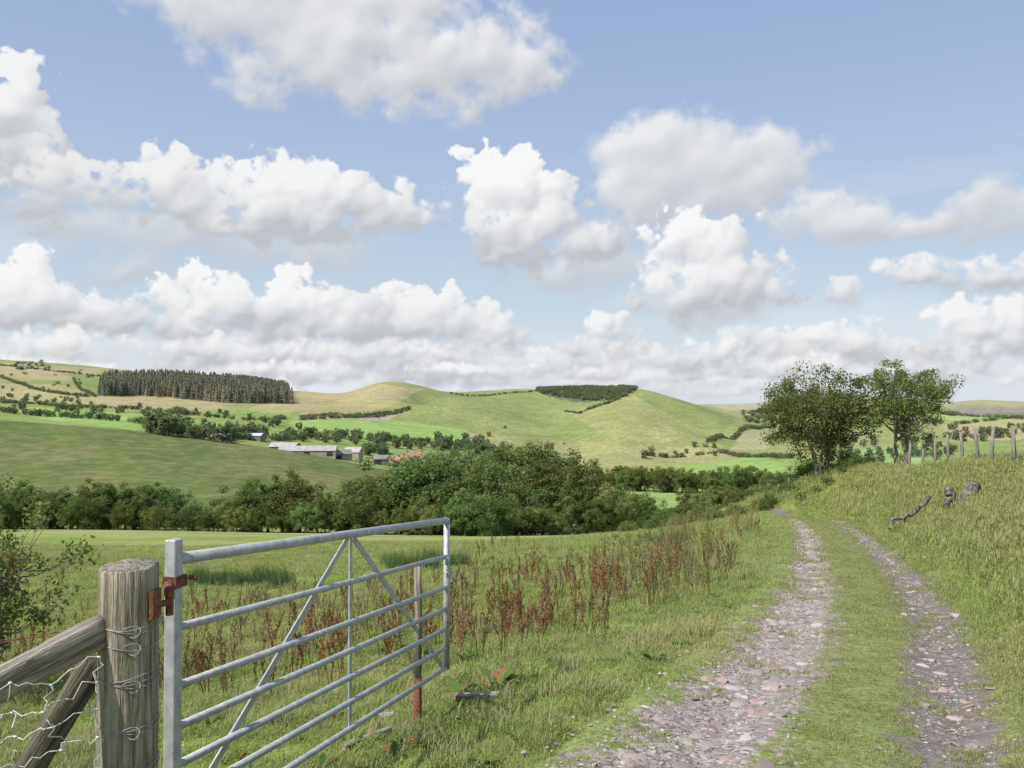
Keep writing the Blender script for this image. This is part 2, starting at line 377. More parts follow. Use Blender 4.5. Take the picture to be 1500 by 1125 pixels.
# ------------------------------------------------------------------ scatter
def scatter(name,P,rot,scl,protos,idx,gcol=None):
    P=np.asarray(P,np.float32); N=len(P)
    m=bpy.data.meshes.new(name); m.vertices.add(N); m.vertices.foreach_set('co',P.ravel())
    scl=np.asarray(scl,float)
    if scl.ndim==1: scl=np.repeat(scl[:,None],3,1)
    vattr(m,'rot',rot,'FLOAT_VECTOR'); vattr(m,'scl',scl,'FLOAT_VECTOR'); vattr(m,'pick',idx,'INT')
    if gcol is not None: vattr(m,'gcol',rgba(gcol),'FLOAT_COLOR')
    col=bpy.data.collections.new(name+'_parts')
    for i,pm in enumerate(protos):
        col.objects.link(bpy.data.objects.new('%s_part_%02d'%(name,i),pm))
    o=obj(name,m)
    g=bpy.data.node_groups.new(name+'_nodes','GeometryNodeTree')
    g.interface.new_socket('Geometry',in_out='INPUT',socket_type='NodeSocketGeometry')
    g.interface.new_socket('Geometry',in_out='OUTPUT',socket_type='NodeSocketGeometry')
    N_=g.nodes; L=g.links
    gi=N_.new('NodeGroupInput'); go=N_.new('NodeGroupOutput'); ip=N_.new('GeometryNodeInstanceOnPoints')
    ci=N_.new('GeometryNodeCollectionInfo'); ci.inputs['Collection'].default_value=col
    ci.inputs['Separate Children'].default_value=True; ci.inputs['Reset Children'].default_value=True
    def na(nm,tp):
        a=N_.new('GeometryNodeInputNamedAttribute'); a.data_type=tp; a.inputs['Name'].default_value=nm; return a.outputs[0]
    er=N_.new('FunctionNodeEulerToRotation'); L.new(na('rot','FLOAT_VECTOR'),er.inputs[0])
    L.new(gi.outputs[0],ip.inputs['Points']); L.new(ci.outputs[0],ip.inputs['Instance']); ip.inputs['Pick Instance'].default_value=True
    L.new(na('pick','INT'),ip.inputs['Instance Index']); L.new(er.outputs[0],ip.inputs['Rotation']); L.new(na('scl','FLOAT_VECTOR'),ip.inputs['Scale'])
    L.new(ip.outputs[0],go.inputs[0])
    md=o.modifiers.new('instances','NODES'); md.node_group=g
    return o
def zrot(N,tilt=0):
    r=np.zeros((N,3)); r[:,2]=rng.random(N)*6.283
    if tilt: r[:,:2]=rng.normal(0,tilt,(N,2))
    return r

# ------------------------------------------------------------------ foliage
def leafcloud(C,R,nper,leaf,seed,flat=.85,up=.35):
    r=np.random.default_rng(seed); n=len(C)
    k=np.repeat(np.arange(n),nper)
    d=r.normal(size=(len(k),3)); d/=np.linalg.norm(d,axis=1)[:,None]
    rad=(r.random(len(k))**.45)[:,None]
    P=C[k]+d*rad*R[k][:,None]*np.array([1,1,flat])
    nm=d*.8+r.normal(size=d.shape)*.55+np.array([0,0,up]); nm/=np.linalg.norm(nm,axis=1)[:,None]
    a=np.cross(nm,r.normal(size=d.shape)); a/=np.linalg.norm(a,axis=1)[:,None]; b=np.cross(nm,a)
    L=leaf*(.6+.8*r.random(len(k)))[:,None]
    V=np.stack([P-a*L*.5,P-b*L*.32,P+a*L*.5,P+b*L*.32],1).reshape(-1,3)
    Q=np.arange(len(V)).reshape(-1,4)
    cl=r.random(n)
    lv=np.clip(cl[k]*.55+r.random(len(k))*.45,0,1)
    return V,Q,np.repeat(lv,4)
def tree_mesh(name,h,w,base,ncl,nper,leaf,seed,leafm,trunk_r,stems=1,spread=.2,lobes=.3,clr=.17,nlimb=16,topx=0,inner=.30):
    r=np.random.default_rng(seed); random.seed(seed)
    cz=(h+base)/2; ry=(h-base)/2
    ph=r.random(6)*6.28
    d=r.normal(size=(ncl,3)); d/=np.linalg.norm(d,axis=1)[:,None]
    az=np.arctan2(d[:,1],d[:,0])
    env=1+lobes*.8*(np.sin(3*az+ph[0]+2*d[:,2])*.5+np.sin(5*az+ph[1]-3*d[:,2])*.35+np.sin(6*d[:,2]+ph[2])*.3-.35)
    env=np.minimum(env,1.06)
    rr=(inner+(1-inner)*r.random(ncl)**.5)*env
    C=np.stack([d[:,0]*w/2*rr,d[:,1]*w/2*rr,cz+d[:,2]*ry*rr*.93],1)
    C[:,0]+=topx*(C[:,2]/h)
    R=w*clr*(.6+.7*r.random(ncl))
    V,Q,lv=leafcloud(C,R,nper,leaf,seed+1)
    b=MB(); starts=[]
    for s_ in range(stems):
        a=6.28*s_/stems+ph[3]; off=Vector((math.cos(a),math.sin(a),0))*(spread if stems>1 else 0)
        p0=off*.25*h*.3; top=Vector((off.x*h*.9+topx*.6,off.y*h*.9,cz+ry*.45))
        pts=[p0+Vector((0,0,-.03*h)),p0.lerp(top,.25)+Vector((r.normal()*.02*h,r.normal()*.02*h,0)),p0.lerp(top,.55)+Vector((r.normal()*.03*h,r.normal()*.03*h,0)),top]
        tr=trunk_r/(stems**.4); b.tube(pts,[tr*1.15,tr*.8,tr*.5,tr*.12],7); starts.append(pts)
    for i in range(nlimb):
        pts=starts[i%stems]; f=.15+.6*r.random()
        src=pts[1].lerp(pts[2],f) if r.random()<.6 else pts[2].lerp(pts[3],f*.7)
        c=Vector(C[r.integers(ncl)])
        mid=src.lerp(c,.5)+Vector((0,0,-.04*h))
        b.tube([src,mid,c],[trunk_r*.34,trunk_r*.2,trunk_r*.05],5,cap=False)
    bv=np.array(b.v); bq=np.array([f for f in b.f if len(f)==4])
    VV=np.concatenate([bv,V]); QQ=np.concatenate([bq,Q+len(bv)])
    mi=np.concatenate([np.zeros(len(bq)),np.ones(len(Q))])
    m=mesh_np(name,VV,QQ,[mat_bark,leafm],midx=mi)
    vattr(m,'lv',np.concatenate([np.zeros(len(bv)),lv])); return m
def conifer_mesh(name,seed,nl=900):
    r=np.random.default_rng(seed); b=MB(); b.tube([(0,0,-.02),(0,0,.5),(0,0,.98)],[.02,.012,.002],5)
    t_=r.random(nl)**.8; z=.08+.9*t_; a=r.random(nl)*6.28; tier=.75+.25*np.sin(z*60)
    rad=.19*(1-t_)**.8*tier*(.5+.5*r.random(nl)); C_=np.stack([np.cos(a)*rad,np.sin(a)*rad,z-rad*.25],1)
    V,Q,lv=leafcloud(C_,np.full(nl,.012),1,.06,seed)
    bq=np.array([f for f in b.f if len(f)==4]); bv=np.array(b.v)
    m=mesh_np(name,np.concatenate([bv,V]),np.concatenate([bq,Q+len(bv)]),[mat_bark,mat_conif_hazed],midx=np.concatenate([np.zeros(len(bq)),np.ones(len(Q))]))
    vattr(m,'lv',np.concatenate([np.zeros(len(bv)),lv])); return m

WP=[[.85,.95,.78,1.05,.8,1.15],[.02,.0,.05,-.04,.0,-.05],[75,85,65,90,75,80]]
wood=[tree_mesh('broadleaf_%d'%i,1.0,WP[0][i],WP[1][i],WP[2][i],130,.027,100+i,mat_leaf,.028,lobes=.55,clr=.108,nlimb=12) for i in range(6)]
woodfar=[tree_mesh('far_broadleaf_%d'%i,1.0,WP[0][i],WP[1][i],40,36,.07,150+i,mat_leaf_hazed,.028,lobes=.45,clr=.14,nlimb=5) for i in range(3)]
bush=[tree_mesh('bush_%d'%i,1.0,[1.3,1.6,1.1][i],.0,26,22,.11,200+i,mat_leaf_hazed,.03,lobes=.4,clr=.2,nlimb=3) for i in range(3)]
conifs=[conifer_mesh('conifer_%d'%i,300+i) for i in range(3)]

WT=[]
def belt(us,tops,d0,d1,step,j0=-4,j1=10,wf=1.):
    u=us[0]
    while u<us[-1]:
        d=random.uniform(d0,d1); x=(u-750)/F*d; z=float(H(x,d))
        top=np.interp(u,us,tops)+random.uniform(j0,j1); hh=z-(590-top)/F*d; hh=-hh if hh<0 else 1.5
        hh=max(hh,1.8)
        WT.append((x,d,z-.03*hh,hh,wf)); u+=step*random.uniform(.6,1.4)
belt([-260,0,50,100,150,200,250,300,335,355,380,430,455,475,500,560],[700,702,706,708,706,696,710,734,742,704,684,684,698,732,726,700],118,128,20,-12,14)
belt([-260,0,150,300,540],[722,722,722,740,732],112,120,12,-8,18)
belt([535,600,650,700,760,800,840,870,900,940,980],[696,664,656,658,662,668,686,716,698,712,736],112,126,34,-10,16,1.15)
belt([590,650,700,760,830,860,880,920],[662,646,646,648,654,672,700,698],135,165,26,-8,12,1.15)
belt([560,700,860,1000],[724,718,730,745],104,113,20,-14,20)
belt([860,900,960,1020,1060,1100,1150,1200],[730,718,738,746,738,732,728,726],112,150,13)
belt([1010,1060,1120,1190,1260],[714,702,704,708,712],170,215,12)
belt([870,930,1000,1060,1100,1150,1190,1300],[682,678,684,682,680,688,702,704],310,345,8)
belt([640,700,760,800],[648,645,648,652],210,260,16)
WT=np.array(WT); N=len(WT)
scatter('woodland_trees',WT[:,:3],zrot(N),np.stack([WT[:,3]*rng.uniform(.8,1.3,N)*WT[:,4]]*2+[WT[:,3]],1),wood,rng.integers(0,6,N))

HP=[];HS=[]
def add(p,s):
    if p is not None and p[1]>200: HP.append((p[0],p[1],p[2]-.05*s)); HS.append(s)
def hedge(pts,s=3.,sp=.7,gap=.15):
    for (u1,v1),(u2,v2) in zip(pts[:-1],pts[1:]):
        p=ground_at(u1,v1); q=ground_at(u2,v2)
        if p is None or q is None: continue
        if min(p[1],q[1])<200: continue
        p=np.array(p);q=np.array(q); L=np.linalg.norm(p-q); n=min(400,max(2,int(L/(s*sp))))
        for i in range(n):
            if random.random()<gap: continue
            c=p+(q-p)*(i+random.random())/n; c[:2]+=rng.normal(0,s*.25,2)
            add((c[0],c[1],float(H(c[0],c[1]))),s*random.uniform(.6,1.35))
for pl,s in [([(0,553),(60,573),(130,582)],4),([(0,590),(150,598),(300,610),(420,614)],3.5),([(110,560),(140,582)],3),
 ([(0,604),(100,612),(215,622),(300,645)],5),([(330,594),(440,568)],3),([(0,536),(90,546),(150,552)],3.5),
 ([(440,614),(520,610),(602,598)],3.5),([(440,616),(520,612),(602,600)],3),([(918,578),(885,593),(850,606)],4),([(850,606),(828,603)],3),
 ([(1038,650),(1085,633),(1135,624)],4.5),([(945,668),(1060,664),(1160,672)],4),
 ([(660,577),(760,576),(790,573)],3.5),([(430,567),(500,571)],5),
 ([(1390,640),(1500,634),(1600,630)],7),([(1400,622),(1500,612)],6),([(1380,606),(1480,613),(1560,616)],6),([(1200,606),(1400,610)],8),([(1100,604),(1200,600)],8),
 ([(560,645),(620,648),(690,650)],4),([(300,640),(430,646)],4)]:
    hedge(pl,s)
def spot(poly,n,smin,smax):
    us=[p[0] for p in poly]; vs=[p[1] for p in poly]; k=0;tries=0
    while k<n and tries<n*20:
        tries+=1
        u=random.uniform(min(us),max(us)); v=random.uniform(min(vs),max(vs))
        if inpoly(np.array([u]),np.array([v]),poly)[0]: add(ground_at(u,v),random.uniform(smin,smax)); k+=1
spot([(400,634),(470,640),(530,640),(640,652),(640,660),(560,656),(480,650),(400,646)],70,5,9)
spot([(528,660),(575,664),(575,670),(535,668)],14,6,9)
spot([(200,622),(400,638),(385,650),(330,650),(200,634)],36,6,10)
spot([(230,600),(440,612),(440,640),(330,628),(230,612)],26,5,9)
spot([(0,580),(220,598),(220,612),(0,600)],35,4,8)
spot([(0,530),(140,545),(140,595),(0,590)],30,2.5,6)
spot([(20,530),(75,532),(70,542),(20,542)],14,6,9)
spot([(970,574),(1005,577),(1003,584),(975,582)],8,4,6)
spot([(1085,602),(1140,600),(1130,622),(1095,620)],60,6,10)
spot([(1380,625),(1520,625),(1520,645),(1380,648)],40,5,9)
spot([(1180,640),(1400,650),(1400,672),(1200,690)],60,4,8)
spot([(930,655),(1090,655),(1090,668),(930,670)],8,4,7)
spot([(690,640),(850,650),(850,690),(720,680)],5,2,4)
spot([(640,645),(700,650),(860,690),(860,700),(650,672)],60,8,12)
for u,v,s in [(805,662,11),(945,672,10),(740,628,4),(716,640,6),(270,636,11),(245,634,9),(340,640,12),(300,570,4),(552,612,4),(860,600,3),(990,580,6),(1000,583,5)]: add(ground_at(u,v),s)
def plant_area(poly,d0,d1,n):
    us=[p[0] for p in poly]; dd=rng.uniform(d0,d1,n); uu=rng.uniform(min(us),max(us),n); xx=(uu-750)/F*dd; zz=H(xx,dd); vv=590-F*zz/dd
    mk=inpoly(uu,vv,poly); return xx[mk],dd[mk],zz[mk]
xx,dd,zz=plant_area([(785,569),(935,567),(912,584),(880,588),(835,585),(795,577)],1250,1900,9000)
print('ridge wood',len(xx))
for a,b_,c_ in zip(xx[:1800],dd[:1800],zz[:1800]): add((a,b_,c_),random.uniform(4,7))
HP=np.array(HP);HS=np.array(HS);N=len(HP); big=HS>5
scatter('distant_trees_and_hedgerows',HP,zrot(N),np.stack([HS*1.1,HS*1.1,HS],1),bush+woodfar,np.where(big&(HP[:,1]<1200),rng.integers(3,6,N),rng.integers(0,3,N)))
xx,dd,zz=plant_area([(145,580),(152,562),(230,556),(330,562),(415,569),(428,592),(330,590),(205,580)],1050,2000,26000)
N=min(4000,len(xx)); xx,dd,zz=xx[:N],dd[:N],zz[:N]
hs=rng.uniform(14,24,N)
scatter('conifer_plantation',np.stack([xx,dd,zz-.5],1),zrot(N),np.stack([hs*1.1,hs*1.1,hs],1),conifs,rng.integers(0,3,N))
print('distant',time.time()-T0)

# ------------------------------------------------------------------ right trees + left hawthorn
def place_tree(name,mesh,x,y,rot=0,dz=0):
    o=obj(name,mesh); o.location=(x,y,float(H(x,y))+dz); o.rotation_euler=(0,0,rot); return o
place_tree('hawthorn_tree',tree_mesh('hawthorn_tree',5.6,6.4,.7,220,120,.11,401,mat_leaf_haw,.15,stems=5,spread=.3,lobes=.4,clr=.088,nlimb=60,inner=.35),15.3,44.2,.6)
place_tree('rowan_tree',tree_mesh('rowan_tree',5.6,5.0,1.2,150,105,.10,411,mat_leaf_haw,.14,stems=4,spread=.24,lobes=.5,clr=.088,nlimb=50,inner=.4),18.5,42,2.2)
place_tree('hawthorn_bush',tree_mesh('hawthorn_bush',2.6,2.3,.15,90,80,.05,421,mat_leaf_haw,.035,stems=5,spread=.3,lobes=.7,clr=.09,nlimb=60),-5.75,9.6,.3)

# ------------------------------------------------------------------ grass
def tuft(name,seed,nb,h,spread,wd,mats,droop=.5):
    r=np.random.default_rng(seed); a=r.random(nb)*6.28; rad=spread*np.sqrt(r.random(nb)); p=np.stack([np.cos(a)*rad,np.sin(a)*rad,np.zeros(nb)-.012],1)
    b=r.random(nb)*6.28; lean=r.random(nb)*droop; L=h*(.45+.75*r.random(nb))
    dr=np.stack([np.cos(b),np.sin(b),np.zeros(nb)],1); sd=np.stack([-np.sin(b),np.cos(b),np.zeros(nb)],1)*wd/2
    up=np.array([0,0,1.])
    m1=p+up*(L*.55)[:,None]+dr*(L*lean*.3)[:,None]; tp=p+up*(L*(1-.35*lean))[:,None]+dr*(L*lean*.95)[:,None]
    V=np.stack([p-sd,p+sd,m1+sd*.8,m1-sd*.8,tp+sd*.15,tp-sd*.15],1).reshape(-1,3)
    i=np.arange(nb)[:,None]*6; Q=np.concatenate([i+np.array([[0,1,2,3]]),i+np.array([[3,2,4,5]])])
    m=mesh_np(name,V,Q,mats); vattr(m,'lv',np.repeat(r.random(nb),6)); return m
tufts=[tuft('tuft_%d'%i,500+i,85,[.030,.038,.027,.046,.034][i],.16,.0055,[mat_blade],1.0) for i in range(5)]+[tuft('tuft_dry_%d'%i,520+i,40,.062,.13,.0045,[mat_blade_dry],.8) for i in range(2)]+[tuft('tussock',540,90,.13,.12,.0065,[mat_blade],1.1),tuft('tussock_dry',541,80,.15,.11,.0055,[mat_blade_dry],1.0)]
NG=66000
l=rng.random(NG); dmin,dmax=1.2,60
k=.42; d=(dmin**k+l*(dmax**k-dmin**k))**(1/k)
x=rng.uniform(-.72,.72,NG)*(d+1.2)
s=x-xc(d)
keep=np.ones(NG,bool)
wl=np.interp(d,[3,9,16],[.54,.40,.30]); cl=np.interp(d,[3,9],[-.74,-.68])
inr=((np.abs(s-cl)<wl)|(np.abs(s-.7)<.28))
nz=fbm(x*3,d*3,3)
keep&=~(inr&(nz<.58))
x,d,s=x[keep],d[keep],s[keep]; N=len(x)
z=H(x,d)+np.where(np.abs(s)<1.2,.025,0)
sc=rng.uniform(.6,1.25,N)*np.clip((d/6)**.55,.8,2.8); sc=np.where(np.abs(s)<1.15,sc*.68,sc)
sc=sc*np.where(s>1.6,1.6,1.)
patch=fbm(x*.5+7,d*.5,3)
pk=rng.integers(0,5,N); dry=(rng.random(N)<.06+.16*(patch>.58)); pk=np.where(dry&(np.abs(s)>1.2),rng.integers(5,7,N),pk)
tus=(rng.random(N)<np.where(s>1.6,.22,.05)*(patch>.45))&(np.abs(s)>1.5); pk=np.where(tus,rng.integers(7,9,N),pk)
sc=np.where(tus,np.minimum(sc,1.4),sc)
gc=near_col(x,d,s)*1.08; kk=(.45*sst(1.3,.9,np.abs(s)))[:,None]; gc=gc*(1-kk)+np.array((.27,.29,.11))*kk
scatter('meadow_grass',np.stack([x,d,z],1),zrot(N,.12),sc,tufts,pk,gc)

# ------------------------------------------------------------------ docks and weeds
def dock(name,seed,h,mat,nst=4,dense=1.):
    r=np.random.default_rng(seed); random.seed(seed); b=MB(); C_=[];R_=[]
    for i in range(nst):
        a=r.random()*6.28; ln=.12+.15*r.random(); hh=h*(.65+.4*r.random()); tp=Vector((math.cos(a)*ln*h,math.sin(a)*ln*h,hh)); p0=Vector((math.cos(a)*.02,math.sin(a)*.02,-.03))
        md=p0.lerp(tp,.5)+Vector((r.normal()*.02,r.normal()*.02,0)); b.tube([p0,md,tp],[.006,.0045,.002],4,cap=False)
        for k in range(int(9*dense)):
            f=.38+.6*k/(9*dense)+r.random()*.03; q=md.lerp(tp,(f-.5)*2) if f>.5 else p0.lerp(md,f*2)
            C_.append(q); R_.append(.020)
            if r.random()<.55:
                aa=r.random()*6.28; L=.16*h*(1.15-f)*1.8; e=q+Vector((math.cos(aa)*L*.5,math.sin(aa)*L*.5,L)); b.tube([q,e],[.003,.0015],3,cap=False)
                for w_ in (.4,.7,1.): C_.append(q.lerp(e,w_)); R_.append(.016)
    V,Q,lv=leafcloud(np.array(C_),np.array(R_),5,.021,seed,flat=1.4)
    bv=np.array(b.v); bq=np.array([f for f in b.f if len(f)==4])
    m=mesh_np(name,np.concatenate([bv,V]),np.concatenate([bq,Q+len(bv)]),[mat])
    vattr(m,'lv',np.concatenate([np.full(len(bv),.3),lv])); return m
docks=[dock('dock_%d'%i,600+i,[.58,.7,.45,.62][i],mat_dock,[1,2,2,3][i],1) for i in range(4)]+[dock('weed_%d'%i,620+i,.75,mat_weed,4,.6) for i in range(2)]
DP=[]
def dockpatch(n,u0,u1,d0,d1,sc=1.,weed=.12,smin=None,thr=.5):
    k=0
    while k<n:
        d_=d0*(d1/d0)**random.random(); u_=random.uniform(u0,u1); x_=(u_-750)/F*d_
        s_=x_-float(xc(d_))
        if s_>-1.9: k+=.2; continue
        if smin is not None and s_<smin: k+=.1; continue
        if float(fbm(np.array([x_*.45]),np.array([d_*.45]),2)[0])<thr and random.random()<.7: k+=.1; continue
        DP.append((x_,d_,float(H(x_,d_)),sc*random.uniform(.45,1.1),random.randrange(4) if random.random()>weed else random.randrange(4,6))); k+=1
dockpatch(240,230,900,8.5,20,smin=-13)
dockpatch(90,-60,300,9,24)
dockpatch(120,450,1000,12,34,smin=-12)
dockpatch(100,960,1150,24,42,weed=.65,smin=-5)
dockpatch(80,850,1080,11,20,weed=.6,smin=-4.5,sc=1.2)
dockpatch(24,660,900,8.5,12,smin=-6)
DP=np.array(DP); N=len(DP); print('docks',N)
scatter('dock_plants',DP[:,:3],zrot(N,.08),DP[:,3],docks,DP[:,4].astype(int))
rush=[tuft('rush_%d'%i,700+i,90,.5,.22,.008,[mat_rush],.5) for i in range(2)]
RP=[]
for u0,u1,v,n in [(285,425,852,60),(560,690,826,46),(190,240,845,12),(900,1000,792,16)]:
    for i in range(n):
        p=ground_at(random.uniform(u0,u1),v+random.uniform(-6,8))
        if p: RP.append(p)
RP=np.array(RP); scatter('rush_clumps',RP,zrot(len(RP),.05),rng.uniform(.5,.95,len(RP)),rush,rng.integers(0,2,len(RP)))

BP=[]
for (x,y,s) in [(14.0,45,1.2),(13.3,47,1.3),(15.8,42.5,.7),(16.8,43,.8),(14.2,42.0,.7),(12.4,52,1.4),(10.5,50,1.2),(9,46,.9),(10.1,44,.8),(17.5,44,.9),(16,47,1.5),(19.8,44,.8),(8,49,1),(7,52,1.1),(11.5,55,1.6)]:
    for j in range(3):
        xx_=x+random.gauss(0,.5); yy_=y+random.gauss(0,.5); BP.append((xx_,yy_,float(H(xx_,yy_))-.05,s*random.uniform(.6,1.)))
BP=np.array(BP); smallbush=[tree_mesh('bramble_%d'%i,1,1.5,0,40,60,.06,800+i,mat_leaf,.02,lobes=.45,clr=.17,nlimb=6) for i in range(2)]
scatter('bramble_bushes',BP[:,:3],zrot(len(BP)),BP[:,3],smallbush,rng.integers(0,2,len(BP)))

# ------------------------------------------------------------------ stones
def stone(name,seed,mat):
    import bmesh
    bm=bmesh.new(); bmesh.ops.create_icosphere(bm,subdivisions=2,radius=.5); r=np.random.default_rng(seed)
    cuts=[(Vector(r.normal(size=3)).normalized(),.28+.15*r.random()) for _ in range(7)]
    for v in bm.verts:
        for n_,dd_ in cuts:
            e=v.co.dot(n_)-dd_
            if e>0: v.co-=n_*e
        v.co.z*=.5
    m=bpy.data.meshes.new(name); bm.to_mesh(m); bm.free(); m.materials.append(mat); return m
stones=[stone('stone_%d'%i,900+i,mat_tstone) for i in range(5)]
NS=22000; l=rng.random(NS); d=(2.0**.5+l*(34**.5-2.0**.5))**2
side=rng.random(NS)<.62
wl=np.interp(d,[3,9,16],[.58,.43,.33]); s=np.where(side,-.74+rng.normal(0,.55,NS)*wl*1.05,.70+rng.normal(0,.20,NS))
s=np.clip(s,-1.7,1.3); x=xc(d)+s; z=H(x,d)+.03
sz=.008+.02*rng.random(NS)**3+.075*(rng.random(NS)<.035)*rng.random(NS)+.0008*d
sz=np.where(side,sz,sz*.8)
scatter('track_stones',np.stack([x,d,z],1),zrot(NS,.2),np.stack([sz*rng.uniform(.8,1.5,NS),sz,sz*rng.uniform(.5,.8,NS)],1)*1.3,stones,rng.integers(0,5,NS))

# ------------------------------------------------------------------ gate
A=Vector((-1.325,3.51,-.616)); B=Vector((-.492,6.70,-.887)); ax=(B-A); Lg=ax.length; ax.normalize()
gate=empty('metal_field_gate')
def gp(t_,h_): return A+(B-A)*t_+Vector((0,0,-h_))
b=MB()
hs=[.0,.27,.50,.66,.81,.95,1.10]
b.tube([gp(0,0),gp(1,0)],[.024,.024],14); obj('top_rail',b.mesh('top_rail',[mat_galv],True),gate)
for i,h_ in enumerate(hs[1:]):
    b=MB(); b.tube([gp(.0,h_),gp(1,h_)],[.0165]*2,12); obj('rail_%d'%(i+1),b.mesh('rail',[mat_galv],True),gate)
ang=math.atan2(ax.y,ax.x); R=Matrix.Rotation(ang,3,'Z')
b=MB(); b.box(gp(-.004,.54),(.052,.05,1.24),R=R); bevel(obj('hinge_stile',b.mesh('hinge_stile',[mat_galv]),gate),.006)
b=MB(); b.tube([gp(1,-.012),gp(1,1.11)],[.024]*2,12); b.tube([gp(.992,0),gp(1.0,0),gp(1.003,.05)],[.026,.028,.024],12); obj('latch_stile',b.mesh('latch_stile',[mat_galv],True),gate)
def flat(p,q,w,name):
    d_=(q-p); L=d_.length; d_.normalize(); nrm=R@Vector((0,1,0)); c_=d_.cross(nrm).normalized()
    M=Matrix((d_,nrm,c_)).transposed(); b=MB(); b.box((p+q)/2+nrm*.02,(L,.008,w),R=M); obj(name,b.mesh(name,[mat_galv]),gate)
flat(gp(.49,.02),gp(.01,1.08),.036,'brace_1'); flat(gp(.51,.02),gp(.985,1.08),.036,'brace_2'); flat(gp(.50,.0),gp(.50,1.1),.034,'upright')
b=MB(); n_=R@Vector((0,-1,0))
b.tube([gp(.985,.27)+n_*.03,gp(.985,.42)+n_*.03],[.010]*2,8); b.tube([gp(.97,.36)+n_*.03,gp(.97,.36)+n_*.07,gp(.965,.44)+n_*.08],[.008]*3,8)
b.box(gp(.985,.30)+n_*.02,(.06,.012,.05),R=R); b.box(gp(.985,.40)+n_*.02,(.05,.012,.04),R=R); obj('latch',b.mesh('latch',[mat_galv],False),gate)
PX,PY=-1.385,3.22
hz=-.616-.085
hinge=empty('gate_hinge')
b=MB(); q=gp(0,.085)
b.box(q+R@Vector((-.005,0,0)),(.075,.062,.045),R=R)
p1=Vector((PX+.095,PY-.03,hz-.03)); p2=Vector((PX+.125,PY+.06,hz-.03)); p3=q+R@Vector((-.05,0,-.01))
b.tube([p1,p2],[.013]*2,8); b.tube([p2-Vector((0,0,.05)),p2+Vector((0,0,.055))],[.015]*2,8); b.tube([p2+Vector((0,0,.012)),p3],[.016,.018],8)
b.tube([q+R@Vector((.03,-.04,.01)),q+R@Vector((.03,-.075,.01))],[.010]*2,6); b.box(Vector((PX+.104,PY-.02,hz-.02)),(.014,.075,.10))
obj('bracket',b.mesh('bracket',[mat_rust]),hinge)
def post_mesh(name,r,ztop,zbot,mat,n=28,jag=.0,seed=0):
    rr=np.random.default_rng(seed); b=MB(); zs=np.linspace(zbot,ztop-.008,30); ph=rr.random(8)*6.28
    def rad(th,z):
        crack=max(0,math.cos(th-ph[5])-.985)*6*jag+max(0,math.cos(th-4.6)-.990)*6*jag*(.5+.5*math.sin(z*3))
        return r*(1+.025*math.sin(2*th+ph[0])+.018*math.sin(5*th+ph[1]+z)+.012*math.sin(11*th+ph[2])+.014*math.sin(z*5+ph[3])-crack)
    for z in list(zs)+[ztop]:
        for k in range(n):
            th=6.2832*k/n; q=rad(th,z)*(1 if z<ztop else .93); b.v.append((math.cos(th)*q,math.sin(th)*q,z+(jag*.008*math.sin(th+ph[4]) if z>ztop-.05 else 0)))
    m_=len(zs)+1
    for i in range(m_-1):
        for k in range(n): k2=(k+1)%n; b.f.append((i*n+k,i*n+k2,(i+1)*n+k2,(i+1)*n+k)); b.m.append(0)
    c=len(b.v); b.v.append((0,0,ztop-.002))
    for k in range(n): b.f.append(((m_-1)*n+k,(m_-1)*n+(k+1)%n,c)); b.m.append(0)
    return b.mesh(name,[mat],True)
gpost=empty('wooden_gatepost',(PX,PY,0))
obj('post',post_mesh('post',.103,-.585,-2.4,mat_wood,64,1,5),gpost)
b=MB()
for zz_,n1 in((-.80,1),(-.86,0),(-.99,2),(-1.15,1),(-1.30,2)):
    for j in range(n1+1):
        pts=[(math.cos(a_)*.108,math.sin(a_)*.108,zz_+.012*math.sin(a_*2+j)+j*.012) for a_ in np.linspace(0,6.2832,24)]
        b.tube(pts,[.0017]*24,4,cap=False)
    pts=[(.06+.03*math.cos(a_)+.0,-.112+.012*math.sin(2*a_),zz_+.02*math.sin(a_)) for a_ in np.linspace(0,9,18)]
    b.tube(pts,[.0016]*18,4,cap=False)
mat_tie=simple('tie_wire',(.26,.25,.24),(.40,.39,.37),60,rough=.5,metal=.3,bump=.1)
obj('wire_ties',b.mesh('wire_ties',[mat_tie],True),gpost)

fence=empty('wire_stock_fence')
def rail(name,p,q,w,h_,mat,parent):
    p=Vector(p);q=Vector(q);d_=(q-p);L=d_.length; d_.normalize(); n_=d_.cross(Vector((0,0,1))).normalized(); c_=n_.cross(d_)
    M=Matrix((d_,n_,c_)).transposed().to_4x4(); M.translation=(p+q)/2
    b=MB(); N_=24
    for i in range(N_+1):
        x_=-L/2+L*i/N_
        for k in range(12):
            th=6.283*k/12; e=1+.04*math.sin(k*3+i*.7)+random.uniform(-.015,.015)
            cx=math.copysign(abs(math.cos(th))**.6,math.cos(th)); sx=math.copysign(abs(math.sin(th))**.6,math.sin(th))
            b.v.append((x_,cx*w/2*e,sx*h_/2*e))
    for i in range(N_):
        for k in range(12): k2=(k+1)%12; b.f.append((i*12+k,i*12+k2,(i+1)*12+k2,(i+1)*12+k)); b.m.append(0)
    b.f.append(tuple(range(12))[::-1]); b.m.append(0); b.f.append(tuple(range(N_*12,N_*12+12))); b.m.append(0)
    o=obj(name,b.mesh(name,[mat],True),parent); o.matrix_local=M; return o
rail('wooden_rail',(-1.44,3.15,-.80),(-1.95,2.55,-1.06),.07,.115,mat_woodx,fence)
rail('wooden_strut',(-1.50,3.22,-.93),(-1.86,3.05,-1.60),.08,.10,mat_wooddark,fence)
b=MB(); random.seed(3)
